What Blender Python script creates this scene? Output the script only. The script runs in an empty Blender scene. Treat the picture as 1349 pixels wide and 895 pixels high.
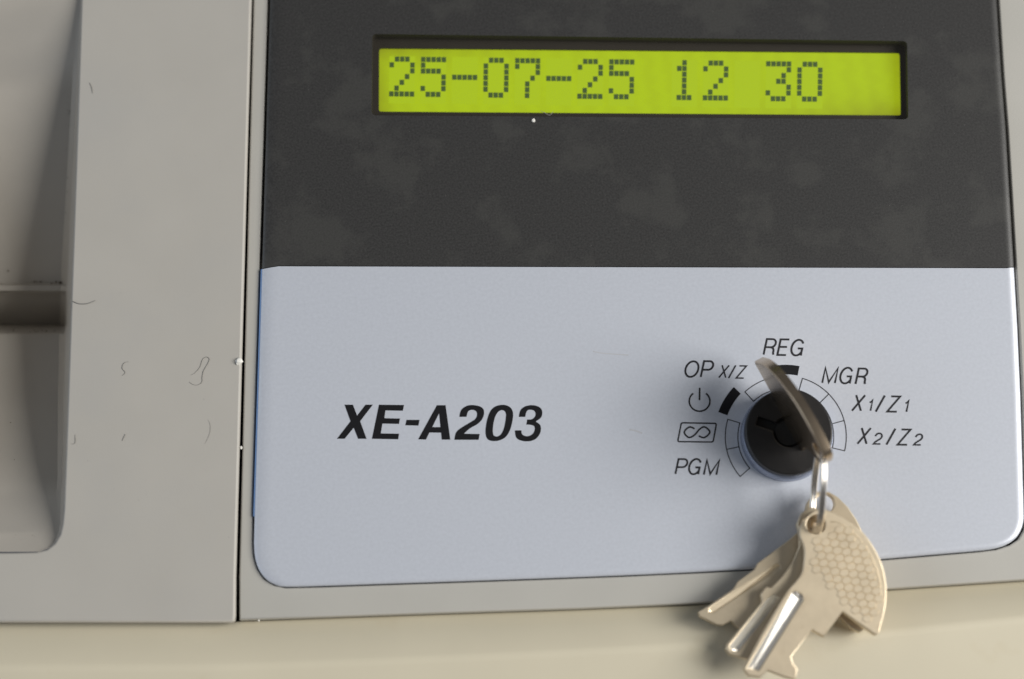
import bpy, bmesh, math, random
from mathutils import Vector, Matrix
from mathutils.geometry import tessellate_polygon

random.seed(7)
S = bpy.context.scene
COL = S.collection
MM = 0.001

# ------------------------------------------------------------------ camera
W, H, F = 1349.0, 895.0, 2800.0          # photograph size, focal length in its pixels
DIST = 0.30
view_dir = Vector((-math.tan(math.radians(2.0)), -math.tan(math.radians(13.3)), 1)).normalized()
cam_loc = view_dir * DIST
cam_rot = (-view_dir).to_track_quat('-Z', 'Y')
cd = bpy.data.cameras.new('camera')
cam = bpy.data.objects.new('camera', cd); COL.objects.link(cam)
cam.location = cam_loc
cam.rotation_mode = 'QUATERNION'; cam.rotation_quaternion = cam_rot
cd.sensor_fit = 'HORIZONTAL'; cd.sensor_width = 23.5
cd.lens = F / W * 23.5
cd.clip_start = 0.01; cd.clip_end = 20
cd.dof.use_dof = True; cd.dof.focus_distance = 0.301; cd.dof.aperture_fstop = 6.0
S.camera = cam

# ------------------------------------------------------------------ light
world = bpy.data.worlds.new('World'); S.world = world; world.use_nodes = True
bg = world.node_tree.nodes['Background']
bg.inputs[0].default_value = (0.93, 0.95, 1.0, 1); bg.inputs[1].default_value = 0.11

def area(name, direction, dist, sx, sy, power, color):
    l = bpy.data.lights.new(name, 'AREA'); l.shape = 'RECTANGLE'; l.size = sx; l.size_y = sy
    l.energy = power; l.color = color
    o = bpy.data.objects.new(name, l); COL.objects.link(o)
    d = Vector(direction).normalized()
    o.location = d * dist
    o.rotation_euler = (-d).to_track_quat('-Z', 'Y').to_euler()
    return o
area('window_light', (0.78, -0.17, 0.62), 1.0, 0.60, 0.60, 12.3, (1.0, 0.98, 0.94))
area('far_window_light', (-1.0, 0.10, 0.50), 1.0, 0.9, 0.8, 2.5, (0.76, 0.87, 1.0))

S.view_settings.view_transform = 'Standard'
S.view_settings.look = 'None'
S.view_settings.exposure = 0.0
S.view_settings.gamma = 1.0

# ------------------------------------------------------------------ measuring
def G(px, py, z=0.0):
    """A measured point of the register, z metres above the plane of its face."""
    r = cam_rot @ Vector(((px - W / 2) / F, -(py - H / 2) / F, -1))
    t = (z - cam_loc.z) / r.z
    return cam_loc + r * t

# ------------------------------------------------------------------ materials
def new_mat(name):
    m = bpy.data.materials.new(name); m.use_nodes = True
    return m, m.node_tree, m.node_tree.nodes['Principled BSDF']

def mat(name, color, rough=0.5, metal=0.0, var=0.0, var_scale=60.0, bump=0.0, bump_scale=6000.0,
        coat=0.0, spec=0.5, tint=None, tint_scale=25.0, tint_lo=0.5, tint_hi=0.7, tint_amt=0.5, emit=None, coat_rough=0.1):
    m, nt, b = new_mat(name)
    N = nt.nodes; L = nt.links
    b.inputs['Roughness'].default_value = rough
    b.inputs['Metallic'].default_value = metal
    b.inputs['Specular IOR Level'].default_value = spec
    b.inputs['Coat Weight'].default_value = coat
    b.inputs['Coat Roughness'].default_value = coat_rough
    tc = N.new('ShaderNodeTexCoord')
    colsock = None
    rgb = N.new('ShaderNodeRGB'); rgb.outputs[0].default_value = (*color, 1); colsock = rgb.outputs[0]
    if var > 0:
        n = N.new('ShaderNodeTexNoise'); n.inputs['Scale'].default_value = var_scale; n.inputs['Detail'].default_value = 8
        L.new(tc.outputs['Object'], n.inputs['Vector'])
        mr = N.new('ShaderNodeMapRange'); mr.inputs[1].default_value = 0.25; mr.inputs[2].default_value = 0.75
        mr.inputs[3].default_value = 1 - var; mr.inputs[4].default_value = 1 + var
        L.new(n.outputs[0], mr.inputs[0])
        mx = N.new('ShaderNodeVectorMath'); mx.operation = 'SCALE'
        L.new(colsock, mx.inputs[0]); L.new(mr.outputs[0], mx.inputs['Scale']); colsock = mx.outputs[0]
    if tint:
        n = N.new('ShaderNodeTexNoise'); n.inputs['Scale'].default_value = tint_scale; n.inputs['Detail'].default_value = 5
        n.inputs['Roughness'].default_value = 0.6
        L.new(tc.outputs['Object'], n.inputs['Vector'])
        mr = N.new('ShaderNodeMapRange'); mr.inputs[1].default_value = tint_lo; mr.inputs[2].default_value = tint_hi
        mr.inputs[3].default_value = 0; mr.inputs[4].default_value = tint_amt
        L.new(n.outputs[0], mr.inputs[0])
        mx = N.new('ShaderNodeMix'); mx.data_type = 'RGBA'
        L.new(mr.outputs[0], mx.inputs[0]); L.new(colsock, mx.inputs[6]); mx.inputs[7].default_value = (*tint, 1)
        colsock = mx.outputs[2]
    L.new(colsock, b.inputs['Base Color'])
    if bump > 0:
        n = N.new('ShaderNodeTexNoise'); n.inputs['Scale'].default_value = bump_scale; n.inputs['Detail'].default_value = 3
        L.new(tc.outputs['Object'], n.inputs['Vector'])
        bp = N.new('ShaderNodeBump'); bp.inputs['Strength'].default_value = bump; bp.inputs['Distance'].default_value = 0.00004
        L.new(n.outputs[0], bp.inputs['Height']); L.new(bp.outputs[0], b.inputs['Normal'])
    if emit:
        b.inputs['Emission Color'].default_value = (*emit[0], 1); b.inputs['Emission Strength'].default_value = emit[1]
    return m

M = {}
M['cover'] = mat('warm_grey_plastic', (0.475, 0.452, 0.41), 0.55, var=0.03, var_scale=90, bump=0.25, bump_scale=3500,
                 tint=(0.44, 0.43, 0.41), tint_scale=40, tint_lo=0.5, tint_hi=0.75, tint_amt=0.5)
M['housing'] = mat('housing_plastic', (0.48, 0.465, 0.425), 0.5, var=0.03, var_scale=90, bump=0.25, bump_scale=3500)
M['cream'] = mat('cream_plastic', (0.68, 0.62, 0.475), 0.5, var=0.03, var_scale=60, bump=0.2, bump_scale=3500,
                 tint=(0.56, 0.47, 0.30), tint_scale=55, tint_lo=0.6, tint_hi=0.8, tint_amt=0.5)
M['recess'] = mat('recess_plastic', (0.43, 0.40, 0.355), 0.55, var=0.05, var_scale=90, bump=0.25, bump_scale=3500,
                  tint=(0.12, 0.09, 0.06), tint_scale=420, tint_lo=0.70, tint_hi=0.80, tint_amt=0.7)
M['silver'] = mat('silver_blue_print', (0.635, 0.665, 0.735), 0.36, metal=0.2, var=0.045, var_scale=2200, bump=0.12, bump_scale=5000,
                  coat=0.25, coat_rough=0.12)
M['dark'] = mat('dark_smoked_print', (0.038, 0.037, 0.036), 0.42, var=0.40, var_scale=3600, bump=0.22, bump_scale=5000,
                tint=(0.070, 0.069, 0.063), tint_scale=92, tint_lo=0.51, tint_hi=0.59, tint_amt=0.36, coat=0.3, coat_rough=0.25)
M['edge'] = mat('panel_edge_plastic', (0.16, 0.27, 0.50), 0.25, coat=0.5)
M['gap'] = mat('black_interior', (0.01, 0.009, 0.008), 0.8)
M['bezel'] = mat('brown_black_bezel', (0.022, 0.018, 0.013), 0.6, var=0.1, var_scale=500)
M['knob'] = mat('black_plastic', (0.014, 0.013, 0.013), 0.38, var=0.15, var_scale=900, bump=0.3, bump_scale=4000,
                tint=(0.05, 0.045, 0.035), tint_scale=700, tint_lo=0.68, tint_hi=0.78, tint_amt=0.5)
M['slot'] = mat('deep_black', (0.004, 0.004, 0.004), 0.7)
M['collar'] = mat('collar_chrome_plastic', (0.30, 0.335, 0.43), 0.26, metal=0.6)
M['ink'] = mat('black_ink', (0.009, 0.009, 0.011), 0.6, spec=0.2)
M['fine_ink'] = mat('dark_grey_ink', (0.022, 0.022, 0.026), 0.6, spec=0.3)
M['key'] = mat('nickel_brass', (0.78, 0.66, 0.48), 0.42, metal=0.75, var=0.08, var_scale=400, bump=0.15, bump_scale=1800,
               tint=(0.50, 0.37, 0.22), tint_scale=320, tint_lo=0.55, tint_hi=0.75, tint_amt=0.35)
M['shaded_key'] = mat('shaded_nickel', (0.60, 0.48, 0.35), 0.27, metal=1.0, var=0.12, var_scale=500, bump=0.12, bump_scale=1800)  # upright key's metal, colour darkened to stand in for the black knob's reflection
M['cell'] = mat('lcd_idle_cell', (0.04, 0.06, 0.002), 0.6, emit=((0.432, 0.590, 0.003), 0.90))
M['scuff'] = mat('scuff', (0.50, 0.51, 0.54), 0.8)
M['milled'] = mat('bright_milled_metal', (0.95, 0.91, 0.84), 0.26, metal=0.85, var=0.04, var_scale=900, bump=0.06, bump_scale=2500)
M['wire'] = mat('steel_wire', (0.80, 0.74, 0.66), 0.22, metal=1.0)
M['lint'] = mat('lint', (0.29, 0.28, 0.26), 0.8)
M['crumb'] = mat('white_crumb', (0.88, 0.86, 0.80), 0.7, var=0.1, var_scale=2000)
M['grime'] = mat('brown_grime', (0.10, 0.075, 0.05), 0.9)
M['lcd_dot'] = mat('lcd_dot', (0.035, 0.06, 0.02), 0.6, emit=((0.06, 0.12, 0.02), 0.45))

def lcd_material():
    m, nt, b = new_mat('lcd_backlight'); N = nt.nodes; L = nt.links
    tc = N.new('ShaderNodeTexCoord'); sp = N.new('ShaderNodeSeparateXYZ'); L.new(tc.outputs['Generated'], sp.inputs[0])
    # how far from the rim of the diffuser (emission turns weaker and yellower there)
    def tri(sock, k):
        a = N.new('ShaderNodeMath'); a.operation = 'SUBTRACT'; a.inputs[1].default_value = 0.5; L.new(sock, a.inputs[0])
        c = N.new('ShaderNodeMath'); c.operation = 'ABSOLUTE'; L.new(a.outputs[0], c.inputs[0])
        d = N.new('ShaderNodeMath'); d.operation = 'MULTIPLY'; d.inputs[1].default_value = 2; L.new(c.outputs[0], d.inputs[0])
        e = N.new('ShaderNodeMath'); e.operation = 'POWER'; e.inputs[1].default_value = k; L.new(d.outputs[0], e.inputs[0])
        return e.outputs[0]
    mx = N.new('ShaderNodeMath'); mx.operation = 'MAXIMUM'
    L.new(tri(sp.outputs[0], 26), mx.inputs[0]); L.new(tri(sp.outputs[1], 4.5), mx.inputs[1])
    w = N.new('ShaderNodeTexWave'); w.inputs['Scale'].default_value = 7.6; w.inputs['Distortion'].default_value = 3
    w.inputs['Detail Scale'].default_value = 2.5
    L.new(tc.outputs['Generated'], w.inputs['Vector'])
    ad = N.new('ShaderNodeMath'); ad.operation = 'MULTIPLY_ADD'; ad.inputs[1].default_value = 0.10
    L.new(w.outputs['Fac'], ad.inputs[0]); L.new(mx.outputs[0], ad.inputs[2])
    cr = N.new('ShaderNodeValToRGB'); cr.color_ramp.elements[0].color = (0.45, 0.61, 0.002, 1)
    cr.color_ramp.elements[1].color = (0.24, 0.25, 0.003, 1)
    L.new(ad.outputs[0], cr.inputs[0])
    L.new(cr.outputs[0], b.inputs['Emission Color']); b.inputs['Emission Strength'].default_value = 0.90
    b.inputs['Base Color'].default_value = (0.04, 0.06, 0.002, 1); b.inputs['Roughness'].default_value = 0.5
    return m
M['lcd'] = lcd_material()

def pane_material():
    m, nt, b = new_mat('thin_clear_pane'); N = nt.nodes; L = nt.links
    N.remove(b)
    t = N.new('ShaderNodeBsdfTransparent'); t.inputs[0].default_value = (0.93, 0.92, 0.88, 1)
    g = N.new('ShaderNodeBsdfGlossy'); g.inputs['Roughness'].default_value = 0.15
    d = N.new('ShaderNodeBsdfDiffuse'); d.inputs[0].default_value = (0.5, 0.45, 0.36, 1)
    a = N.new('ShaderNodeMixShader'); a.inputs[0].default_value = 0.025
    c = N.new('ShaderNodeMixShader'); c.inputs[0].default_value = 0.012
    L.new(t.outputs[0], a.inputs[1]); L.new(g.outputs[0], a.inputs[2])
    L.new(a.outputs[0], c.inputs[1]); L.new(d.outputs[0], c.inputs[2])
    L.new(c.outputs[0], N['Material Output'].inputs[0])
    return m
M['pane'] = pane_material()

# ------------------------------------------------------------------ object helpers
def thing(name, label, cat, loc=(0, 0, 0), group=None):
    o = bpy.data.objects.new(name, None); COL.objects.link(o); o.location = loc
    o.empty_display_size = 0.005
    o['label'] = label; o['category'] = cat
    if group: o['group'] = group
    return o

def link_mesh(name, verts, faces, m, parent=None, smooth=False, label=None, kind=None):
    me = bpy.data.meshes.new(name); me.from_pydata([tuple(v) for v in verts], [], faces); me.update()
    bm = bmesh.new(); bm.from_mesh(me)
    bmesh.ops.remove_doubles(bm, verts=bm.verts, dist=1e-7)
    bmesh.ops.recalc_face_normals(bm, faces=bm.faces)
    bm.to_mesh(me); bm.free()
    me.materials.append(m)
    if smooth:
        for p in me.polygons: p.use_smooth = True
    o = bpy.data.objects.new(name, me); COL.objects.link(o)
    if parent:
        o.parent = parent
        if parent.type == 'EMPTY': o.matrix_parent_inverse = Matrix.Translation(-Vector(parent.location))
    if label: o['label'] = label
    if kind: o['kind'] = kind
    return o

def tag(o, label, cat, group=None):
    o['label'] = label; o['category'] = cat
    if group: o['group'] = group
    return o

def base_at(o, p):
    """Put a one-mesh thing's origin at p without moving it."""
    o.data.transform(Matrix.Translation(-Vector(p))); o.location = p

def area2(p):
    return sum(p[i].x * p[(i + 1) % len(p)].y - p[(i + 1) % len(p)].x * p[i].y for i in range(len(p))) / 2

def inset(poly, d):
    """Offset a closed CCW polygon inwards by d (mitred)."""
    n = len(poly); out = []
    for i in range(n):
        a, b, c = poly[i - 1], poly[i], poly[(i + 1) % n]
        e1 = Vector((b.x - a.x, b.y - a.y)); e2 = Vector((c.x - b.x, c.y - b.y))
        if e1.length < 1e-9 or e2.length < 1e-9: out.append(b.copy()); continue
        e1.normalize(); e2.normalize()
        n1 = Vector((-e1.y, e1.x)); n2 = Vector((-e2.y, e2.x)); m = n1 + n2
        if m.length < 1e-6: m = n1
        m.normalize(); k = d / max(0.5, m.dot(n1))
        out.append(Vector((b.x + m.x * k, b.y + m.y * k, b.z)))
    return out

def plate(outer, thick, bevel=0.0, holes=(), grooves=(), steps=3, floor=True, plane=None):
    """Solid plate under a top outline (3-D points, CCW, any tilt); returns verts, faces.
    grooves: (outline, floor outline, depth): channels sunk in the top."""
    if area2(outer) < 0: outer = outer[::-1]
    V, Fc = [], []
    def add(ps):
        i = len(V); V.extend(ps); return list(range(i, i + len(ps)))
    def strip(a, b, flip=False):
        n = len(a)
        for i in range(n):
            j = (i + 1) % n
            Fc.append((a[i], a[j], b[j], b[i]) if not flip else (a[j], a[i], b[i], b[j]))
    dz = lambda ps, d: [p + Vector((0, 0, d)) for p in ps]
    def rim(poly, sgn):
        rings = []
        if bevel > 0:
            for k in range(steps + 1):
                t = k / steps * math.pi / 2
                ins_ = inset(poly, sgn * bevel * (1 - math.sin(t)))
                if plane: ins_ = [plane(q) for q in ins_]
                rings.append(dz(ins_, -bevel * (1 - math.cos(t))))
        else: rings.append(list(poly))
        rings.append(dz(poly, -thick))
        return rings
    rings = rim(outer, 1); top = [rings[0]]; bot = [rings[-1]]
    ids = [add(r) for r in rings]
    for a, b in zip(ids, ids[1:]): strip(a, b, True)
    topids = list(ids[0]); botids = list(ids[-1])
    for h in holes:
        if area2(h) < 0: h = h[::-1]
        rr = rim(h, -1); hi = [add(r) for r in rr]
        for a, b in zip(hi, hi[1:]): strip(a, b)
        top.append(rr[0]); bot.append(rr[-1]); topids += hi[0]; botids += hi[-1]
    for g, fl, dep in grooves:
        gi = add(g); fi = add(dz(fl, -dep)); strip(gi, fi)
        top.append(list(g)); topids += gi
        Fc.append(tuple(fi))
    for t in tessellate_polygon(top): Fc.append(tuple(topids[i] for i in t))
    if floor:
        for t in tessellate_polygon(bot): Fc.append(tuple(botids[i] for i in t))
    return V, Fc

def auto_smooth(o, ang=35, flat=None):
    for p in o.data.polygons: p.use_smooth = True
    o.data.set_sharp_from_angle(angle=math.radians(ang))
    if flat is not None:
        for p in o.data.polygons:
            if abs(p.normal.dot(flat)) > 0.9975: p.use_smooth = False

def spline(pts, n=6, closed=False):
    P = [Vector(p) for p in pts]; out = []
    N = len(P); rng = range(N if closed else N - 1)
    for i in rng:
        if closed: a, b, c, d = P[i - 1], P[i], P[(i + 1) % N], P[(i + 2) % N]
        else: a, b, c, d = P[max(i - 1, 0)], P[i], P[i + 1], P[min(i + 2, N - 1)]
        for k in range(n):
            t = k / n
            out.append(0.5 * ((2 * b) + (c - a) * t + (2 * a - 5 * b + 4 * c - d) * t * t + (3 * b - a - 3 * c + d) * t ** 3))
    if not closed: out.append(P[-1])
    return out

def interp(tab, x):
    if x <= tab[0][0]:
        (x0, y0), (x1, y1) = tab[0], tab[1]
    elif x >= tab[-1][0]:
        (x0, y0), (x1, y1) = tab[-2], tab[-1]
    else:
        for (x0, y0), (x1, y1) in zip(tab, tab[1:]):
            if x0 <= x <= x1: break
    return y0 + (y1 - y0) * (x - x0) / (x1 - x0)

def tube(pts, r, seg=10, taper=False):
    V, Fc = [], []
    n = len(pts); prev = None
    for i, p in enumerate(pts):
        t = (pts[min(i + 1, n - 1)] - pts[max(i - 1, 0)]).normalized()
        if prev is None:
            up = Vector((0, 0, 1)) if abs(t.z) < 0.9 else Vector((1, 0, 0))
            u = t.cross(up).normalized()
        else:
            u = (prev - t * prev.dot(t)).normalized()
        prev = u; v = t.cross(u)
        rr = r * (0.35 + 0.65 * math.sin(math.pi * min(1, max(0, (i + 0.5) / n))) if taper else 1)
        for k in range(seg):
            a = 2 * math.pi * k / seg
            V.append(p + u * math.cos(a) * rr + v * math.sin(a) * rr)
    for i in range(n - 1):
        for k in range(seg):
            a = i * seg + k; b = i * seg + (k + 1) % seg
            Fc.append((a, b, b + seg, a + seg))
    Fc.append(tuple(range(seg))[::-1]); Fc.append(tuple(range((n - 1) * seg, n * seg)))
    return V, Fc

def merge(*vf):
    V, Fc = [], []
    for v, f in vf:
        k = len(V); V.extend(v); Fc.extend(tuple(i + k for i in q) for q in f)
    return V, Fc

def lathe(c, prof, seg=72):
    """prof: (radius, z) from the axis out/down; c is the foot of the axis."""
    V, Fc = [], []
    for r, z in prof:
        for k in range(seg):
            a = 2 * math.pi * k / seg
            V.append(Vector((c.x + r * math.cos(a), c.y + r * math.sin(a), c.z + z)))
    for i in range(len(prof) - 1):
        for k in range(seg):
            a = i * seg + k; b = i * seg + (k + 1) % seg
            Fc.append((a, b, b + seg, a + seg))
    return V, Fc

# ================================================================== CASH REGISTER
reg = thing('cash_register', 'grey cash register face with dark display panel, silver mode panel and key lock', 'cash register', (0, 0, -0.02))

# edge lines measured on the register face
seam_x = lambda y: 330.5 - 0.0272 * y
case_line = [(-200, 820), (0, 820), (310, 818.5), (430, 814), (560, 809.5), (760, 803), (900, 797), (1000, 790.5), (1170, 777), (1349, 765), (1500, 753)]
crease_line = [(-200, 881), (0, 880), (300, 878.5), (500, 871), (700, 862), (900, 851), (1159, 835), (1349, 815), (1500, 799)]
cover_edge = [(-140, 113), (0, 107), (120, 103), (240, 99), (340, 95.5), (470, 91), (600, 86.5), (690, 83)]

# --- left cover with its sunken bay
rim = [(interp(cover_edge, y), y) for y in (-140, 0, 60, 120, 180, 240, 300, 340, 375, 400, 440, 500, 560, 620, 670)]
rim += [(82, 690), (79, 704), (72, 716), (62, 724), (48, 727.5), (20, 728.5), (-40, 729), (-200, 730)]
outl = [G(-200, 819.3), G(-200, 730)] + [G(x, y) for x, y in reversed(rim[:-1])] + [G(seam_x(-140), -140)]
outl += [G(seam_x(y), y) for y in (0, 200, 400, 600, 760)] + [G(309.5, 810), G(308.5, 817)] + [G(305, 819.3)]
v, f = plate(outl, 1.4 * MM, 0.28 * MM, floor=False)
cov = link_mesh('side_cover', v, f, M['cover'], reg); auto_smooth(cov, 50, Vector((0, 0, 1)))

def depth(y):      # floor depth of the bay in millimetres (y: row where the floor is seen)
    return interp([(-140, 0.5), (10, 1.2), (120, 4.6), (270, 9.6), (370, 12.8), (374, 12.9), (376.5, 11.7), (383, 11.9),
                   (387, 14.2), (428, 20.5), (431, 16.5), (436, 14.2), (439, 12.4), (445, 12.0), (520, 10.6), (608, 7.4), (670, 3.6), (710, 1.2), (728, 0.15)], y)
rows = [-140, -60, 0, 40, 80, 120, 180, 240, 300, 340, 365, 373, 374.5, 376.5, 380, 383, 385, 387.5, 395, 410, 424, 428, 431, 436, 438, 440, 443, 450,
        480, 520, 560, 600, 630, 655, 675, 690, 700, 708, 715, 721, 727]
def rim_x(y):
    if y <= 670: return interp(cover_edge, y)
    return interp([(670, 83.7), (690, 82), (704, 79), (716, 72), (724, 62), (727.5, 48), (729, -40)], y)
V, Fc = [], []
for y in rows:
    d = depth(y); xe = rim_x(y)
    shift = G(xe, y, 0)                                     # rim point
    wall = 9 * min(1, d / 12.0) if y < 640 else 12 * d / 12 + 1
    foot = G(xe - wall, y, -d * MM)
    rt = G(xe, y, 0); 
    # walls drop from the rim to the floor through a small fillet
    r0 = Vector((rt.x - 0.0, foot.y * 0.0 + rt.y, -0.25 * MM))
    r1 = rt.lerp(foot, 0.5); r1.z = -d * MM * 0.5
    r2 = rt.lerp(foot, 0.88); r2.z = -d * MM * 0.90
    r3 = G(xe - wall - 5, y, -d * MM)
    r4 = G(-55, y, -d * MM); r5 = G(-85, y, 0)  # unseen left wall, set close in to block low light from the left
    V += [r0, r1, r2, r3, r4, r5]
for i in range(len(rows) - 1):
    for k in range(5):
        a = i * 6 + k; Fc.append((a, a + 1, a + 7, a + 6))
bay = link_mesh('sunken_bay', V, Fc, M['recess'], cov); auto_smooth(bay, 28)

# --- black chassis under the seams
v, f = plate([G(290, -140, -6 * MM), G(1480, -140, -6 * MM), G(1480, 800, -6 * MM), G(290, 830, -6 * MM)], 1 * MM)
link_mesh('inner_chassis', v, f, M['gap'], reg)

# --- panel outline
left_x = lambda y: 355.5 - 0.0305 * y
right_tab = [(-140, 1304), (0, 1313.5), (100, 1320), (168, 1325.5), (250, 1330.5), (352, 1336.5), (430, 1341), (520, 1345), (620, 1348), (672, 1349.5)]
ZP = 0.0
DIV = lambda x: 354.3 - 0.0022 * (x - 345)
bottom_pts = [(333.9, 715), (335.2, 733), (340, 749), (349, 762), (361, 769.5), (376, 772.5), (420, 771.5), (500, 768.8), (600, 765.5), (700, 762), (820, 757.5), (940, 752), (1040, 746.3),
              (1150, 737), (1238, 729.5), (1290, 725), (1312, 722), (1328, 716.5), (1340, 707.5), (1347, 695), (1349.6, 683)]
# --- silver lower panel, rolled rim
low = [G(left_x(y), y) for y in (DIV(345), 420, 500, 580, 650, 690)]
low += [p for p in spline([G(*q) for q in bottom_pts], 3)]
low += [G(interp(right_tab, y), y) for y in (665, 600, 520, 430, DIV(1336))]
def rolled(outline, closed_edge, wl, wr, wb, drop, top_pts=None):
    """Sheet whose open rim rolls down: insets wl/wr/wb (m) on left/right/bottom sides."""
    n = len(outline); rings = []
    K = 9
    dirs = []
    for i in range(n):
        a = outline[max(i - 1, 0)]; c = outline[min(i + 1, n - 1)]
        t = (c - a); t.z = 0; t.normalize()
        nrm = Vector((-t.y, t.x, 0))                        # left of travel (outline runs down-left side first) -> inwards
        if i == 0 or i == n - 1: nrm = Vector((1 if i == 0 else -1, 0, 0))
        side = wl if nrm.x > 0 else wr
        w = math.hypot(nrm.x * side, nrm.y * wb)
        dirs.append(nrm * w)
    for k in range(K + 1):
        th = k / K * math.pi / 2
        rings.append([p + d * (1 - math.sin(th)) + Vector((0, 0, -drop * (1 - math.cos(th)))) for p, d in zip(outline, dirs)])
    rings.insert(0, [p + d * 1.06 for p, d in zip(outline, dirs)])
    rings.append([p + Vector((0, 0, -drop - 1.2 * MM)) for p in outline])
    return rings
def sheet_from_rings(rings, holes=()):
    V, Fc = [], []
    n = len(rings[0])
    for r in rings: V += r
    for i in range(len(rings) - 1):
        for k in range(n - 1):
            a = i * n + k; Fc.append((a, a + 1, a + n + 1, a + n))
    cap = [rings[0]] + [list(h) for h in holes]; ids = list(range(n))
    for h in holes:
        b = len(V); V += list(h); ids += list(range(b, b + len(h)))
    for t in tessellate_polygon(cap): Fc.append(tuple(ids[i] for i in t))
    return V, Fc
rings = rolled(low, None, 2.3 * MM, 1.1 * MM, 0.8 * MM, 0.4 * MM)
v, f = sheet_from_rings(rings)
lower = link_mesh('silver_panel', v, f, M['silver'], reg); auto_smooth(lower, 50)

# --- dark upper panel with display window
up = [G(left_x(y), y) for y in (-140, 0, 80, 180, 270)] + [G(left_x(354) , DIV(345) - 0.9)]
upr = [G(interp(right_tab, 353), DIV(1336) - 0.9)] + [G(interp(right_tab, y), y) for y in (250, 168, 100, 0, -140)]
outline_up = up + upr
rings = []
K = 9
def side_dir(i, n): return 1 if i < len(up) else -1
for k in range(K + 2):
    th = min(k, K) / K * math.pi / 2
    extra = 0 if k <= K else 1.2 * MM
    ring = []
    for i, p in enumerate(outline_up):
        w = 2.3 * MM if i < len(up) else -1.1 * MM
        ring.append(p + Vector((w * (1 - math.sin(th)), 0, -0.4 * MM * (1 - math.cos(th)) - extra)))
    rings.append(ring)
rings.insert(0, [p + Vector(((2.45 if i < len(up) else -1.2) * MM, 0, 0)) for i, p in enumerate(outline_up)])
def round_quad(q, r, z=0.0, n=5):
    """q: 4 measured corners; r in measured units; returns rounded outline points."""
    out = []
    for i in range(4):
        a, b, c = Vector(q[i - 1]), Vector(q[i]), Vector(q[(i + 1) % 4])
        d1 = (a - b).normalized(); d2 = (c - b).normalized()
        p1 = b + d1 * r; p2 = b + d2 * r
        for k in range(n + 1):
            t = k / n
            out.append(p1 * (1 - t) ** 2 + b * 2 * t * (1 - t) + p2 * t * t)
    return [G(p.x, p.y, z) for p in out]
win_q = [(490.5, 45), (1195, 54.5), (1196.5, 157.5), (489.5, 152)]
win = round_quad(win_q, 6)
V, Fc = [], []
n = len(outline_up)
for r in rings: V += r
for i in range(len(rings) - 1):
    for k in range(n - 1):
        if k == len(up) - 1: continue
        a = i * n + k; Fc.append((a, a + 1, a + n + 1, a + n))
ids = list(range(n)); b0 = len(V); V += win; ids += list(range(b0, b0 + len(win)))
for t in tessellate_polygon([rings[0], win]): Fc.append(tuple(ids[i] for i in t))
upper = link_mesh('dark_panel', V, Fc, M['dark'], reg); auto_smooth(upper, 50)

# rim band (side of the acrylic) seen as a blue line along the left
def band(pts, w, z0, z1):
    V, Fc = [], []
    for p in pts:
        V += [p + Vector((-w, 0, z0)), p + Vector((0.15 * MM, 0, z0 + 0.05 * MM)), p + Vector((0.15 * MM, 0, z1)), p + Vector((-w, 0, z1))]
    for i in range(len(pts) - 1):
        a = i * 4
        for k in range(4): Fc.append((a + k, a + (k + 1) % 4, a + 4 + (k + 1) % 4, a + 4 + k))
    return V, Fc
v, f = band([G(left_x(y), y) for y in (354, 420, 500, 580, 650, 680)], 0.17 * MM, -0.36 * MM, -2.0 * MM)
link_mesh('panel_rim', v, f, M['edge'], lower)

# --- housing around the panel
ZH = -0.75 * MM
hl = [(seam_x(-140) + 3.4, -140), (seam_x(200) + 3.8, 200), (seam_x(500) + 4.6, 500), (seam_x(760) + 5.4, 760), (315.5, 816.5)]
hb = [(430, 812.5), (560, 808), (760, 801.5), (900, 795.5), (1000, 789), (1170, 775.5), (1349, 763.5), (1480, 754)]
inner = [(1325, -140)] + [(x + 2.2, y) for y, x in right_tab[1:]] + [(1351.5, 686), (1349.5, 698), (1342, 710.5), (1330, 718.5), (1312, 724.4), (1290, 727.2), (1238, 731.7), (1150, 739.2), (1040, 748.5), (940, 754.2), (820, 759.7), (700, 764.2),
         (600, 767.7), (500, 771), (420, 773.8), (376, 774.9), (360.3, 771.2), (347.8, 763.2), (339.0, 750), (334, 734), (332.6, 714), (left_x(650) - 2.6, 650)] + [(left_x(y) - 2.6, y) for y in (500, 350, 200, 0, -140)]
outl = [G(x, y, ZH) for x, y in hl + hb + [(1480, -140)] + inner]
v, f = plate(outl, 2.5 * MM, 0.22 * MM, floor=False)
hou = link_mesh('upper_housing', v, f, M['housing'], reg); auto_smooth(hou, 50, Vector((0, 0, 1)))

# --- cream lower case: a band leaning up to a crease, then the flat front
V, Fc = [], []
xs = list(range(-200, 1501, 50))
for x in xs:
    yt = interp(case_line, x); yc = interp(crease_line, x)
    V += [G(x, yt, -7 * MM), G(x, yt + 0.8, -2.6 * MM), G(x, yt + 2.2, -2.3 * MM), G(x, yc - 6, 1.0 * MM), G(x, yc - 2, 1.12 * MM), G(x, yc + 2, 1.15 * MM), G(x, yc + 8, 1.05 * MM), G(x, yc + 80, -1.8 * MM), G(x, yc + 160, -5.0 * MM)]
m = 9
for i in range(len(xs) - 1):
    for k in range(m - 1):
        a = i * m + k; Fc.append((a, a + 1, a + m + 1, a + m))
case = link_mesh('lower_case', V, Fc, M['cream'], reg); auto_smooth(case, 60)

# --- display: recessed frame, backlit screen, characters, clear pane
ZL = -1.9 * MM
lcd_q = [(499.5, 63.5), (1185.5, 69.5), (1187, 152.2), (499, 147.2)]
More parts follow.
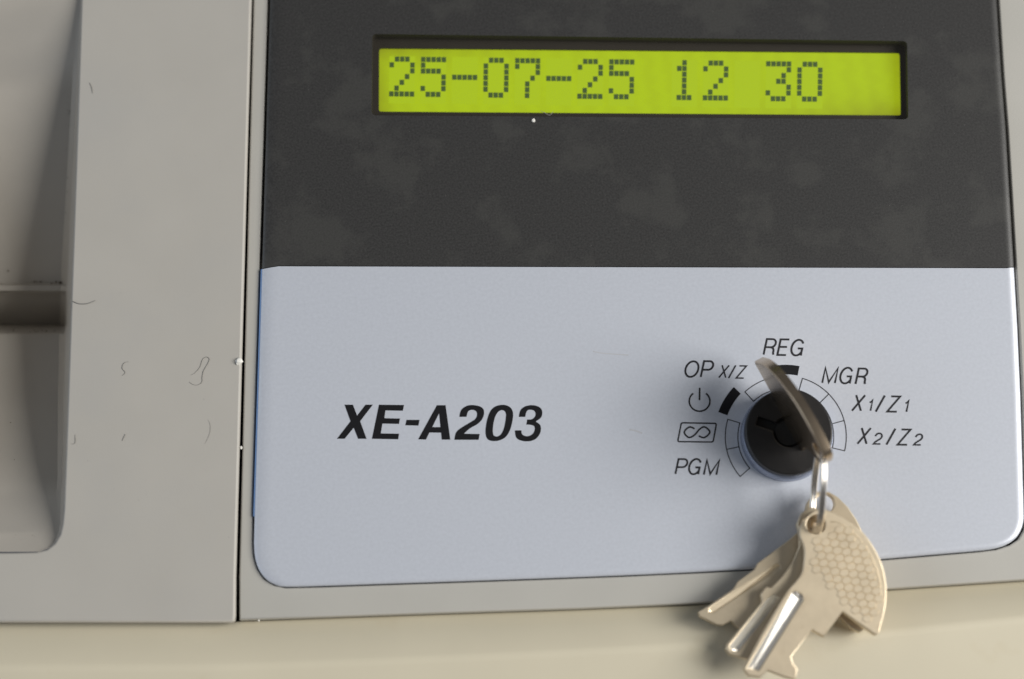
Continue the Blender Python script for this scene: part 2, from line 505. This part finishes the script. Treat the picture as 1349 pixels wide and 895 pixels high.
# side walls of the opening
V, Fc = [], []
outer = win; n = len(outer)
V += outer + [p + Vector((0, 0, -2.6 * MM)) for p in outer]
for i in range(n): j = (i + 1) % n; Fc.append((i, j, n + j, n + i))
disp = link_mesh('display', V, Fc, M['bezel'], reg)
v, f = plate(round_quad([(480, 30), (1215, 38), (1216, 175), (480, 170)], 4, ZL), 0.6 * MM, 0.0, holes=[round_quad(lcd_q, 3.5, ZL)])
link_mesh('bezel', v, f, M['bezel'], disp)
ZS = ZL - 0.35 * MM
q = [G(x, y, ZS) for x, y in [(495.5, 59), (1190, 65), (1191.5, 157), (495, 152)]]
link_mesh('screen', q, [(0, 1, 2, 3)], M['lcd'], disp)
GL = {'2': ['.###.', '#...#', '....#', '...#.', '..#..', '.#...', '#####'],
      '5': ['#####', '#....', '####.', '....#', '....#', '#...#', '.###.'],
      '-': ['.....', '.....', '.....', '#####', '.....', '.....', '.....'],
      '0': ['.###.', '#...#', '#...#', '#...#', '#...#', '#...#', '.###.'],
      '7': ['#####', '#...#', '....#', '...#.', '..#..', '..#..', '..#..'],
      '1': ['..#..', '.##..', '..#..', '..#..', '..#..', '..#..', '.###.'],
      '3': ['#####', '....#', '...#.', '..##.', '....#', '#...#', '.###.']}
for ci in (0, 1, 2, 3, 4, 5, 6, 7, 9, 10, 11, 12, 13):
    x0 = 513.0 + 41.33 * ci; y0 = 74.2 + 0.0126 * (x0 - 513); zc = ZS + 0.02 * MM
    link_mesh('character_cell', [G(x0, y0, zc), G(x0 + 34, y0 + .4, zc), G(x0 + 33, y0 + 62.5, zc), G(x0 - 1, y0 + 62, zc)], [(0, 1, 2, 3)], M['cell'], disp)
for ci, ch in enumerate('25-07-25 12 30'):
    if ch == ' ': continue
    x0 = 513.3 + 41.33 * ci; y0 = 74.6 + 0.0126 * (x0 - 513)
    V, Fc = [], []
    for r, row in enumerate(GL[ch]):
        for c, b in enumerate(row):
            if b != '#': continue
            xx = x0 + c * 6.8 - r * 0.13; yy = y0 + r * 7.65 + c * 0.08
            k = len(V); zc = ZS + 0.06 * MM
            ps = [G(xx, yy, zc), G(xx + 5.9, yy, zc), G(xx + 5.9, yy + 6.7, zc), G(xx, yy + 6.7, zc)]
            V += ps + [p - Vector((0, 0, 0.03 * MM)) for p in ps]
            Fc += [(k, k + 1, k + 2, k + 3)] + [(k + i, k + (i + 1) % 4, k + 4 + (i + 1) % 4, k + 4 + i) for i in range(4)]
    link_mesh('character', V, Fc, M['lcd_dot'], disp)
pw = round_quad([(491, 45.5), (1194.5, 55), (1196, 157), (490, 151.5)], 5.5, -0.05 * MM)
V = pw; link_mesh('window_pane', V, [tuple(range(len(V)))], M['pane'], disp)

# ------------------------------------------------------------------ printed marks on the silver panel
INK = 0.03 * MM
def ribbon(pts, w, z=INK, closed=False):
    """Flat stroke along measured points (2-D), width w; returns verts, faces."""
    P = [Vector((p[0], p[1])) for p in pts]; n = len(P); V = []; Fc = []
    for i in range(n):
        if closed: a, b, c = P[i - 1], P[i], P[(i + 1) % n]
        else: a, b, c = P[max(i - 1, 0)], P[i], P[min(i + 1, n - 1)]
        e1 = (b - a).normalized() if (b - a).length > 1e-6 else (c - b).normalized()
        e2 = (c - b).normalized() if (c - b).length > 1e-6 else e1
        n1 = Vector((-e1.y, e1.x)); n2 = Vector((-e2.y, e2.x)); mt = n1 + n2
        mt = mt.normalized() if mt.length > 1e-6 else n1
        k = w / 2 / max(0.45, mt.dot(n1))
        for s in (1, -1):
            q = b + mt * k * s; V.append(G(q.x, q.y, z))
    last = n if closed else n - 1
    for i in range(last):
        a = 2 * i; b = 2 * ((i + 1) % n); Fc.append((a, a + 1, b + 1, b))
    return V, Fc
def arcp(cx, cy, rx, ry, a0, a1, n=14):
    return [(cx + rx * math.cos(math.radians(a0 + (a1 - a0) * i / n)), cy + ry * math.sin(math.radians(a0 + (a1 - a0) * i / n))) for i in range(n + 1)]
# letters in units of cap height: (width, strokes)
LT = {
 'R': (.66, [[(.0, .0), (.0, 1), (.36, 1)] + arcp(.38, .74, .26, .26, 80, -80) + [(.36, .48), (.03, .48)], [(.38, .47), (.52, .43), (.59, .30), (.60, .12), (.64, .0)]]),
 'E': (.60, [[(.60, 1), (.0, 1), (.0, 0), (.60, 0)], [(.03, .52), (.55, .52)]]),
 'G': (.74, [arcp(.38, .5, .38, .5, 32, 318, 26) + [(.70, .22), (.70, .45), (.42, .45)], [(.70, .24), (.71, .0)]]),
 'O': (.78, [arcp(.39, .5, .39, .5, 0, 360, 30)]),
 'P': (.62, [[(.0, .0), (.0, 1), (.36, 1)] + arcp(.38, .73, .26, .27, 80, -80) + [(.36, .46), (.03, .46)]]),
 'M': (.82, [[(.0, .0), (.0, .98), (.41, .04), (.82, .98), (.82, .0)]]),
 'X': (.66, [[(.0, .0), (.66, 1)], [(.06, 1), (.60, .0)]]),
 'Z': (.64, [[(.06, 1), (.64, 1), (.0, .0), (.62, .0)]]),
 '/': (.34, [[(.0, -.02), (.34, 1.02)]]),
 '1': (.30, [[(.02, .78), (.16, .82), (.26, 1), (.26, 0)]]),
 '2': (.62, [arcp(.32, .70, .28, .30, 175, -15, 14) + [(.50, .48), (.14, .20), (.02, .0), (.60, .0)]]),
}
def legend(items, slope, weight=1.9):
    """items: (letter, x of its foot, baseline y, cap height, x stretch)"""
    parts = []; k = 0
    for ch, x, y, h, sx in items:
        for st in LT[ch][1]:
            pts = [(x + (px * sx + py * 0.215) * h, y - py * h + slope * (px * h)) for px, py in st]
            cl = ch == 'O'
            if cl: pts = pts[:-1]
            parts.append(ribbon(pts, weight * 1.35 * (h / 21) ** 0.5, INK + k * 0.004 * MM, cl)); k += 1
    return merge(*parts)
def put(items, weight=1.9, slope=0.015):
    v, f = legend(items, slope, weight)
    return link_mesh('lettering', v, f, M['fine_ink'], lower)
put([('R', 1006, 467.4, 20.5, .98), ('E', 1024.2, 467.8, 20.5, .92), ('G', 1040.8, 468.4, 20.6, .98)])
put([('O', 901.0, 496.6, 20.5, 1.05), ('P', 923.2, 496.8, 20.8, .98)])
put([('X', 947, 497.6, 16.2, .95), ('/', 960, 498, 16.2, 1.05), ('Z', 970, 498.2, 16.0, .98)], 1.6)
put([('M', 1083.3, 504.6, 20.3, 1.0), ('G', 1105.2, 505.2, 20.6, .98), ('R', 1127.2, 506, 20.3, .95)])
put([('X', 1122.5, 541.3, 20.6, .95), ('1', 1143.2, 541.2, 14, 1.0), ('/', 1154, 542, 20.4, 1.05), ('Z', 1169, 542.4, 20, 1.0), ('1', 1190.5, 542.6, 14.5, 1.0)])
put([('X', 1129.8, 584.8, 20.8, .95), ('2', 1150.6, 585, 14, 1.1), ('/', 1168, 585.6, 20.4, 1.05), ('Z', 1182.6, 586, 20, 1.0), ('2', 1203.8, 586.2, 14, 1.1)])
put([('P', 889.8, 624.6, 19.6, 1.0), ('G', 906, 624.8, 20, .98), ('M', 927.3, 625.4, 19.6, 1.02)])
# power symbol
v, f = merge(ribbon(arcp(921.6, 528.8, 13.6, 13.2, -52, 232, 30), 2.1), ribbon([(921.8, 511), (921.4, 527.5)], 2.2, INK + 0.004 * MM))
link_mesh('power_symbol', v, f, M['fine_ink'], lower)
# boxed loop symbol
bq = []
for i, q in enumerate([(897.6, 557.2), (943.8, 558), (939.4, 582.6), (892.8, 582)]):
    pass
Q = [Vector(q) for q in [(897.6, 557.2), (943.8, 558), (939.4, 582.6), (892.8, 582)]]
for i in range(4):
    a, b, c = Q[i - 1], Q[i], Q[(i + 1) % 4]; d1 = (a - b).normalized(); d2 = (c - b).normalized()
    for t in (0, .25, .5, .75, 1): bq.append((b + d1 * 2.6) * (1 - t) ** 2 + b * 2 * t * (1 - t) + (b + d2 * 2.6) * t * t)
loop = spline([Vector((880 + x / 4.477, 440 + y / 4.477)) for x, y in [(157, 560), (126, 550), (96, 580), (122, 611), (156, 597), (186, 563), (216, 549), (247, 580), (214, 612), (182, 602)]], 5)
v, f = merge(ribbon(bq, 1.9, INK, True), ribbon(loop, 2.2, INK))
link_mesh('loop_symbol', v, f, M['fine_ink'], lower)
for pts, w in [([(781, 463), (790, 465), (806, 466.5), (828, 468)], 1.6), ([(829, 566), (838, 568), (846, 571)], 2.2)]:
    v, f = ribbon(spline([Vector(p) for p in pts], 4), w, 0.012 * MM); link_mesh('scuff_mark', v, f, M['scuff'], lower)
# dial segments
DC = (1035.2, 575.4)
def seg(r0, r1, a0, a1, filled):
    A = [(DC[0] + r1 * math.cos(math.radians(a)), DC[1] - r1 * math.sin(math.radians(a))) for a in [a0 + (a1 - a0) * i / 12 for i in range(13)]]
    B = [(DC[0] + r0 * math.cos(math.radians(a)), DC[1] - r0 * math.sin(math.radians(a))) for a in [a0 + (a1 - a0) * i / 12 for i in range(13)]]
    if filled:
        V = [G(x, y, INK) for x, y in A + B]; Fc = [(i, i + 1, 14 + i, 13 + i) for i in range(12)]
        return V, Fc
    return ribbon(A + B[::-1], 1.15, INK, True)
for a0, a1 in [(74, 44.7), (44.7, 15.4), (15.4, -13.6), (163.4, 192.2), (192.2, 221.2), (132.4, 103.5)]:
    v, f = seg(63.2, 79.8, a0, a1, False); link_mesh('dial_segment', v, f, M['fine_ink'], lower)
for a0, a1 in [(160, 136.4), (103, 79)]:
    v, f = seg(82.0, 94.6, a0, a1, True); link_mesh('dial_segment', v, f, M['ink'], lower, label='solid black dial segment')

# bold model lettering (each character traced as an outline; 'c' marks sharp corners)
def smooth_outline(pts):
    """Chaikin twice, keeping marked corners."""
    P = [(Vector((p[0], p[1])), len(p) > 2) for p in pts]
    for _ in range(3):
        out = []
        n = len(P)
        for i in range(n):
            (a, ca), (b, cb), (c, cc) = P[i - 1], P[i], P[(i + 1) % n]
            if cb: out.append((b, True))
            else: out += [(b * .75 + a * .25, False), (b * .75 + c * .25, False)]
        P = out
    return [p for p, _ in P]
c = 'c'
BOLD = [
 ([(108,150,c),(157,150,c),(182,215,c),(232,150,c),(275,150,c),(200,248,c),(238,352,c),(188,352,c),(162,286,c),(108,352,c),(63,352,c),(143,248,c)], []),
 ([(312,150,c),(460,152,c),(453,186,c),(350,184,c),(343,230,c),(436,232,c),(430,264,c),(332,262,c),(322,320,c),(431,322,c),(425,355,c),(270,352,c)], []),
 ([(475,240,c),(552,240,c),(545,274,c),(468,272,c)], []),
 ([(655,153,c),(706,153,c),(734,357,c),(684,357,c),(680,316,c),(610,315,c),(590,357,c),(544,355,c)], [[(627,283,c),(676,283,c),(668,200,c)]]),
 ([(788,222,c),(795,180),(835,152),(885,152),(932,168),(936,215),(905,262),(850,288),(815,322,c),(908,324,c),(902,358,c),(758,358,c),(766,312),(800,285),(850,256),(890,232),(895,192),(868,178),(838,186),(830,222,c)], []),
 ([(940,320),(950,240),(975,175),(1020,150),(1075,152),(1108,185),(1104,245),(1088,305),(1060,348),(1010,368),(955,362)], [[(984,318),(990,250),(1010,195),(1042,178),(1066,195),(1062,245),(1050,300),(1028,336),(996,340)]]),
 ([(1140,222,c),(1148,178),(1185,154),(1240,152),(1280,175),(1278,225),(1240,250,c),(1272,270),(1270,320),(1235,362),(1175,370),(1122,352),(1117,302,c),(1155,302,c),(1158,330),(1195,340),(1230,320),(1238,278),(1210,268),(1185,268,c),(1190,238,c),(1220,238),(1242,215),(1236,184),(1200,178),(1184,190),(1178,222,c)], []),
]
for outer, holes in BOLD:
    cv = lambda ps: [G(430 + p.x / 4.497, 500 + p.y / 4.497, INK) for p in smooth_outline(ps)]
    rings = [cv(outer)] + [cv(h) for h in holes]
    V = [p for r in rings for p in r]
    Fc = [tuple(t) for t in tessellate_polygon(rings)]
    link_mesh('bold_character', V, Fc, M['ink'], lower)

# ------------------------------------------------------------------ mode lock
lc = G(DC[0], DC[1], 0)
R0 = 6.12 * MM
v, f = lathe(lc, [(R0 * 1.045, -0.2 * MM), (R0 * 1.045, 0.5 * MM), (R0 * 1.03, 2.2 * MM), (R0 * 1.005, 2.45 * MM), (R0 * .97, 2.45 * MM)])
lock = link_mesh('mode_lock', v, f, M['collar'], reg); auto_smooth(lock, 40)
ZK = 3.7 * MM
kc = Vector((lc.x, lc.y, ZK))
circle = lambda c0, r, n=72: [Vector((c0.x + r * math.cos(2 * math.pi * i / n), c0.y + r * math.sin(2 * math.pi * i / n), c0.z)) for i in range(n)]
# keyed ring: face of the knob with a round well and a pointer notch to the upper left
well = []
na = math.radians(152); hw = 0.62 * MM; rw = 2.15 * MM; rn = 4.6 * MM
d = Vector((math.cos(na), math.sin(na), 0)); e = Vector((-d.y, d.x, 0))
a_half = math.asin(hw / rw)
for i in range(41):
    a = na + a_half + (2 * math.pi - 2 * a_half) * i / 40
    well.append(kc + Vector((math.cos(a), math.sin(a), 0)) * rw)
well += [kc + d * rn - e * hw, kc + d * rn + e * hw]
v, f = plate(circle(kc, R0 * .985), 2.4 * MM, 0.22 * MM, holes=[well])
kn = link_mesh('knob_face', v, f, M['knob'], lock); auto_smooth(kn, 35, Vector((0, 0, 1)))
v, f = plate(circle(kc - Vector((0, 0, .9 * MM)), R0 * .9), 1.2 * MM)
link_mesh('keyhole', v, f, M['slot'], lock)
# keyed core
v, f = plate(circle(kc - Vector((0, 0, 0.55 * MM)), 1.9 * MM, 40), 1.0 * MM, 0.15 * MM)
link_mesh('lock_core', v, f, M['slot'], lock)

# ================================================================== KEYS
# outline of a key in its own frame: (b, a) with a along the blade, b across, from the centre of its hole
KEY = [(-13, -12), (-8, -20), (2, -24), (24, -27.5), (53, -26.5), (78, -18.5), (101, -5), (119, 12), (131, 29), (139, 45), (145, 62), (148.5, 72), (147, 77), (142, 77.5),
       (93, 76), (91, 117), (73, 118), (70, 163), (77, 169), (86, 172), (91, 185), (77, 190), (54, 195), (51, 208), (36, 215), (26, 211), (20.5, 160), (18, 118), (17, 94), (20, 66), (14, 50), (4, 34), (-10, 24), (-16, 12), (-16, 0)]
def fine(pts, corner_from=12):
    """Round the bow's arc, keep the blade's corners."""
    P = [Vector(p) for p in pts]; n = len(P)
    arc = spline(P[:12], 4)
    tail = spline([P[28], P[29], P[30], P[31], P[32], P[33], P[34], P[0]], 3)
    return [Vector((p.x, p.y)) for p in arc[:-1]] + P[11:28] + [Vector((p.x, p.y)) for p in tail[:-1]]
KF = fine(KEY)
GR = [(23.5, 93), (27, 88), (37, 88), (41, 92), (44, 202), (30, 208)]        # milled channel along the blade
T_KEY = 1.55 * MM

def hanging_key(label, hole, A, zf, outline=None, groove=None, hexes=False, hole_r=12.5, bmir=1, scale=1.0, B=None, gmat='milled', gdepth=0.50):
    ax = Vector(A).normalized(); bx = Vector((-ax.y, ax.x)) * -1 if bmir > 0 else Vector((-ax.y, ax.x))
    if B: bx = Vector(B)
    Hh = Vector(hole)
    toP = lambda b, a: Hh + bx * b * scale + ax * a * scale
    P0, P1, P2 = [G(x, y, zf(x, y)) for x, y in ((hole[0], hole[1]), (hole[0] + 100, hole[1] + 20), (hole[0] - 60, hole[1] + 150))]
    PN = (P1 - P0).cross(P2 - P0); PN = PN if PN.z > 0 else -PN; PN.normalize()
    def top(p):
        r = G(p.x, p.y, 0) - cam_loc
        return cam_loc + r * ((P0 - cam_loc).dot(PN) / r.dot(PN))
    onplane = lambda q: Vector((q.x, q.y, P0.z - (PN.x * (q.x - P0.x) + PN.y * (q.y - P0.y)) / PN.z))
    out = [top(Vector(p)) for p in outline] if outline else [top(toP(p.x, p.y)) for p in KF]
    hl = [top(Hh + Vector((hole_r * math.cos(t), hole_r * math.sin(t)))) for t in [2 * math.pi * i / 28 for i in range(28)]]
    org = G(hole[0], hole[1], zf(*hole) - T_KEY)
    k = thing('hanging_key', label, 'key', org, 'flat metal keys hanging from the key ring')
    gs = []
    if groove is None: gp = [toP(b, a) for b, a in GR]
    else: gp = [Vector(p) for p in groove]
    gt = [top(p) for p in gp]
    if area2(gt) < 0: gt = gt[::-1]; gp = gp[::-1]
    v, f = plate(out, T_KEY, 0.14 * MM, holes=[hl, gt], plane=onplane)
    body = link_mesh('key_body', v, f, M['key'], k); auto_smooth(body, 40, PN)
    # channel: V section, the deep line runs nearer to the right hand side
    ctr = (Vector([min(q[i] for q in gt) for i in range(3)]) + Vector([max(q[i] for q in gt) for i in range(3)])) / 2
    ux = (top(Hh + ax * 200) - top(Hh)).normalized(); vx = Vector((-ux.y, ux.x, 0))
    if vx.x > 0: vx = -vx                                     # towards the left
    gi = []
    for p in gt:
        s = (p - ctr).dot(ux); wv = (p - ctr).dot(vx)
        q = onplane(ctr + ux * s * 0.985 + vx * (-0.42 * MM + wv * 0.06))
        gi.append(q - Vector((0, 0, gdepth * MM)))
    n = len(gt); V = list(gt) + gi
    Fc = [(i, (i + 1) % n, n + (i + 1) % n, n + i) for i in range(n)] + [tuple(range(n, 2 * n))]
    V = [p - Vector((0, 0, 0.02 * MM)) for p in V]
    link_mesh('milled_groove', V, Fc, M[gmat], k)
    if hexes:
        reg_ = [Vector(p) for p in [(1069, 712), (1078, 708), (1088, 704), (1096, 694), (1108, 690), (1127, 703), (1142, 727), (1153, 753), (1159.5, 783), (1156, 808), (1149, 820), (1128, 806), (1108, 789), (1088, 772), (1073, 748)]]
        def inside(p):
            c_ = False
            for i in range(len(reg_)):
                a, b = reg_[i - 1], reg_[i]
                if (a.y > p.y) != (b.y > p.y) and p.x < (b.x - a.x) * (p.y - a.y) / (b.y - a.y) + a.x: c_ = not c_
            return c_
        cdv = Vector((0.30, 0.954)); rd = Vector((0.954, -0.30)); e1 = rd * 11.1 + cdv * 5.1; e2 = cdv * 10.2; parts = []
        for i in range(-14, 15):
            for j in range(-16, 17):
                cpt = Vector((1112, 755)) + e1 * i + e2 * j - e1 * (0.5 * 0)
                if not inside(cpt): continue
                hx = [cpt + rd * (math.cos(t) * 7.4) + cdv * (math.sin(t) * 5.9) for t in [math.pi / 3 * q_ for q_ in range(6)]]
                up_ = 0.085 * MM
                pts = [top(p) for p in hx]; mid = sum(pts, Vector()) / 6
                base = [mid + (p - mid) * 0.99 for p in pts]
                tp = [mid + (p - mid) * 0.86 + Vector((0, 0, up_)) for p in pts]
                V = base + tp
                parts.append((V, [(a, (a + 1) % 6, 6 + (a + 1) % 6, 6 + a) for a in range(6)] + [tuple(range(6, 12))]))
        v, f = merge(*parts); link_mesh('hexagon_relief', v, f, M['key'], k)
        # engraved line along the bow's rim
        ln = spline([top(Vector(p)) + Vector((0, 0, 0.0)) for p in [(1094, 688), (1103, 688), (1116, 695), (1132, 710), (1146, 730), (1157, 757), (1161, 785)]], 5)
        v, f = tube(ln, 0.09 * MM, 6); link_mesh('rim_line', v, f, M['key'], k)
    return k

# front key
zf1 = lambda x, y: (7.5 - 0.009 * (y - 690) - 0.002 * (x - 1075)) * MM
hanging_key('front metal key with honeycomb textured bow and bright grooved blade pointing down', (1075, 691), (-0.555, 0.832), zf1, hexes=True)
# middle key
zf2 = lambda x, y: (5.6 - 0.0065 * (y - 690)) * MM
out2 = [(1056, 676), (1068, 668), (1085, 672), (1103, 684), (1118, 708), (1126, 740), (1122, 780), (1110, 797), (1070, 800), (1052, 822), (1040, 846), (1022, 858), (1004, 868), (984, 868.5), (961, 862), (956, 855), (958, 848),
        (1004, 793), (1002, 783), (1009, 773), (1016, 774), (1030, 760), (1044, 741), (1053, 720), (1053, 704), (1050, 690)]
hanging_key('middle key with bright grooved blade, squeezed between the front key and the rear key', (1068, 690), (-0.64, 0.77), zf2, outline=out2[::1],
            groove=[(1011, 789), (1019, 783), (1027, 788), (973, 858), (963, 857), (962, 851)], hole_r=10)
# rear key
zf3 = lambda x, y: (3.4 - 0.002 * (y - 690) + 0.003 * (x - 1087)) * MM
out3 = [(1060, 676), (1063, 663), (1070, 652), (1080, 647), (1092, 648), (1104, 655), (1117, 668), (1128, 684), (1136, 700), (1146, 722), (1150, 760), (1148, 800), (1140, 828),
        (1133, 833), (1121, 827), (1108, 814), (1080, 794), (1050, 800), (1012, 834), (975, 829), (963, 818), (952, 824), (944, 823), (922, 812), (920, 806), (935, 797), (966, 776),
        (972, 766), (994, 750), (998, 742), (1040, 711), (1052, 700), (1058, 688)]
hanging_key('rearmost key with dull flat blade splayed out to the lower left', (1087, 663), (-0.79, 0.613), zf3, outline=out3, hole_r=12.5, gmat='key', gdepth=0.25,
            groove=[(1022, 743), (1027, 744), (1028, 749), (940, 807), (934, 806), (935, 802)])

# inserted key (stands upright in the lock)
b_dir = (G(997, 488) - G(1058, 599)).normalized()                 # from the hole end towards the tip end, in the plane of the face
nb = Vector((-b_dir.y, b_dir.x, 0))
kc2 = G(1043, 573, 0)
PX = 0.107 * MM
def ins(b, a): return kc2 + b_dir * (b - 47) * PX + Vector((0, 0, 4.6 * MM + (76 - a) * PX))
k = thing('lock_key', 'metal key standing upright in the black mode lock, seen almost edge on', 'key', (kc2.x, kc2.y, ZK))
def upright(outline, holes, thick, bevel):
    # build flat in (b, a) space then stand it up
    P = [Vector((p.x * PX, -p.y * PX, 0)) for p in outline]
    Hs = [[Vector((p[0] * PX, -p[1] * PX, 0)) for p in h] for h in holes]
    v, f = plate(P, thick, bevel, holes=Hs)
    R = []
    for q in v:
        b = q.x / PX; a = -q.y / PX
        R.append(ins(b, a) + nb * (q.z + thick / 2))
    return R, f
bow = [p for p in KF]
bow = []
for p in KF:
    q = Vector((p.x, p.y))
    if q.y > 118: q.y = 118 + (q.y - 118) * 0.0
    bow.append(q)
clean = []
for q in bow:
    if not clean or (q - clean[-1]).length > 0.5: clean.append(q)
# stop the blade inside the core of the lock
clean = [q for q in clean if q.y < 117.5] 
hole_c = [(12 * math.cos(2 * math.pi * i / 24), 12 * math.sin(2 * math.pi * i / 24)) for i in range(24)]
cut = []
for q in clean:
    if q.y > 90 and q.x > 72: q = Vector((72, min(q.y, 100)))
    if q.y > 95: q.y = 100
    cut.append(q)
ded = []
for q in cut:
    if not ded or (q - ded[-1]).length > 0.5: ded.append(q)
v, f = upright(ded, [hole_c], 1.35 * MM, 0.20 * MM)
kb = link_mesh('key_body', v, f, M['shaded_key'], k); auto_smooth(kb, 40, nb)

# key ring: two turns of wire through the upright key's hole and the hanging keys
hp = ins(0, 0)
low_pt = G(1073, 697, 5.5 * MM)
rc = (hp + low_pt) / 2
axis_v = (hp - low_pt); RR = axis_v.length / 2 + 0.2 * MM
uv = axis_v.normalized(); wv = (cam_loc - rc).normalized() + Vector((0.13, 0, 0)); wv = (wv - uv * wv.dot(uv)).normalized(); sv = uv.cross(wv)
pts = []
NT = 110
for i in range(NT + 1):
    t = 2 * math.pi * 2.08 * i / NT + 2.2
    off = (i / NT - 0.5) * 0.8 * MM
    pts.append(rc + uv * math.cos(t) * RR + wv * math.sin(t) * RR * 0.62 + sv * off)
v, f = tube(pts, 0.27 * MM, 12)
kr = link_mesh('key_ring', v, f, M['wire'], smooth=True); auto_smooth(kr, 50)
tag(kr, 'split wire key ring joining the upright key to the hanging keys', 'key ring')
base_at(kr, low_pt)

# ================================================================== LINT AND CRUMBS
def hair(label, pts, r=0.04, z=0.045, group=None):
    P = spline([G(x, y, z * MM) for x, y in pts], 5)
    v, f = tube(P, r * MM, 6, True)
    o = link_mesh('lint_hair', v, f, M['lint'], smooth=True); base_at(o, P[0])
    return tag(o, label, 'hair', group)
hair('curled dark hair in an open loop shape on the grey cover', [(249.5, 503.3), (253.3, 506.3), (259.6, 507.6), (265.9, 503.8), (266.6, 496.3), (268.4, 488.7), (273.4, 479.9), (276, 473.6), (272.2, 470.5), (267.1, 473.6), (263.4, 483.7), (257.1, 491.2), (252, 494.2)], 0.045)
hair('short S shaped hair on the grey cover left of the curled hair', [(161, 495), (165, 491), (161, 485), (164, 478), (170, 477)], 0.045)
hair('dark hair lying over the rim of the sunken bay', [(92, 396), (96, 397), (103, 400), (112, 400.5), (119, 399), (126, 396)], 0.07, 0.1)
hair('tiny slanted hair on the lower grey cover', [(161, 581), (164, 575), (165, 572)], 0.05)
hair('tiny hooked hair beside the lower rim of the bay', [(94, 585), (99, 584), (99, 573)], 0.04)
hair('faint thin arched hair on the cover near the seam', [(270, 585), (276, 572), (277, 560), (274, 553)], 0.017)
hair('pale yellowish hair on the upper grey cover', [(118, 109), (121, 116), (122, 123)], 0.05)['label'] = 'short pale hair on the upper grey cover by the bay rim'
hair('small wisp over the lower edge of the green display', [(712, 146), (718, 149), (724, 152), (729, 147)], 0.045)
def crumb(label, x, y, r, z):
    bm = bmesh.new(); bmesh.ops.create_icosphere(bm, subdivisions=2, radius=r * MM)
    for v_ in bm.verts: v_.co *= random.uniform(0.72, 1.15); v_.co.z *= 0.7
    me = bpy.data.meshes.new('crumb'); bm.to_mesh(me); bm.free(); me.materials.append(M['crumb'])
    o = bpy.data.objects.new('crumb', me); COL.objects.link(o); o.location = G(x, y, z * MM)
    return tag(o, label, 'crumb')
crumb('largest white crumb stuck in the upright seam beside the silver panel', 314.8, 476, 0.58, 0.12)
crumb('small pale crumb in the seam below the larger crumb', 317.5, 590, 0.22, -0.4)
crumb('tiny white speck on the dark panel below the display', 703, 159, 0.28, 0.08)
crumb('minute pale speck on the edge of the lower case below the seam', 341, 817.5, 0.15, -1.5)

def dust(name, spots, m, label):
    parts = []
    for x, y, z, r in spots:
        c0 = G(x, y, z * MM); n = 6; a0 = random.random() * 6
        ring = [c0 + Vector((math.cos(a0 + i) * r * random.uniform(.5, 1.2), math.sin(a0 + i) * r * random.uniform(.5, 1.2), 0)) * MM if False else
                c0 + Vector((math.cos(a0 + i * 1.047), math.sin(a0 + i * 1.047), 0)) * r * MM * random.uniform(.5, 1.2) for i in range(n)]
        tip = c0 + Vector((0, 0, r * MM * .6))
        parts.append((ring + [tip], [(i, (i + 1) % n, n) for i in range(n)] + [tuple(range(n))[::-1]]))
    v, f = merge(*parts); o = link_mesh(name, v, f, m); o['kind'] = 'stuff'
    return tag(o, label, 'dust')
sp = []
for i in range(26):                                    # grime packed on the ledges and along the foot of the bay wall
    sp.append((random.uniform(40, 82), 372.6 + random.uniform(-1.5, .8), -12.4, random.uniform(.05, .17)))
for i in range(14): sp.append((random.uniform(5, 78), 436 + random.uniform(-2, 2), -13.2, random.uniform(.05, .13)))
for i in range(16):
    y = random.uniform(110, 365); sp.append((interp(cover_edge, y) - 12.5 + random.uniform(-1, 2.5), y, -depth(y) + .25, random.uniform(.04, .11)))
sp += [(11, 357, -12.0, .13), (14, 557, -8.6, .1), (19, 606, -7.0, .08)]
dust('grime_specks', sp, M['grime'], 'brown grime specks along the ledges and corner of the sunken bay')
sp = [(random.uniform(115, 305), random.uniform(10, 800), 0.01, random.uniform(.025, .06)) for i in range(34)]
sp += [(random.uniform(335, 1300), random.uniform(785, 800) - 0, -.72, random.uniform(.03, .05)) for i in range(0)]
dust('fine_dust', sp, M['lint'], 'fine dark dust scattered over the flat grey cover')
sp = [(random.uniform(370, 1290), random.uniform(5, 345), 0.01, random.uniform(.02, .045)) for i in range(60)]
sp = [q for q in sp if not (480 < q[0] < 1205 and 38 < q[1] < 165)]
dust('fine_dust', sp, M['lint'], 'fine pale dust scattered over the dark panel')
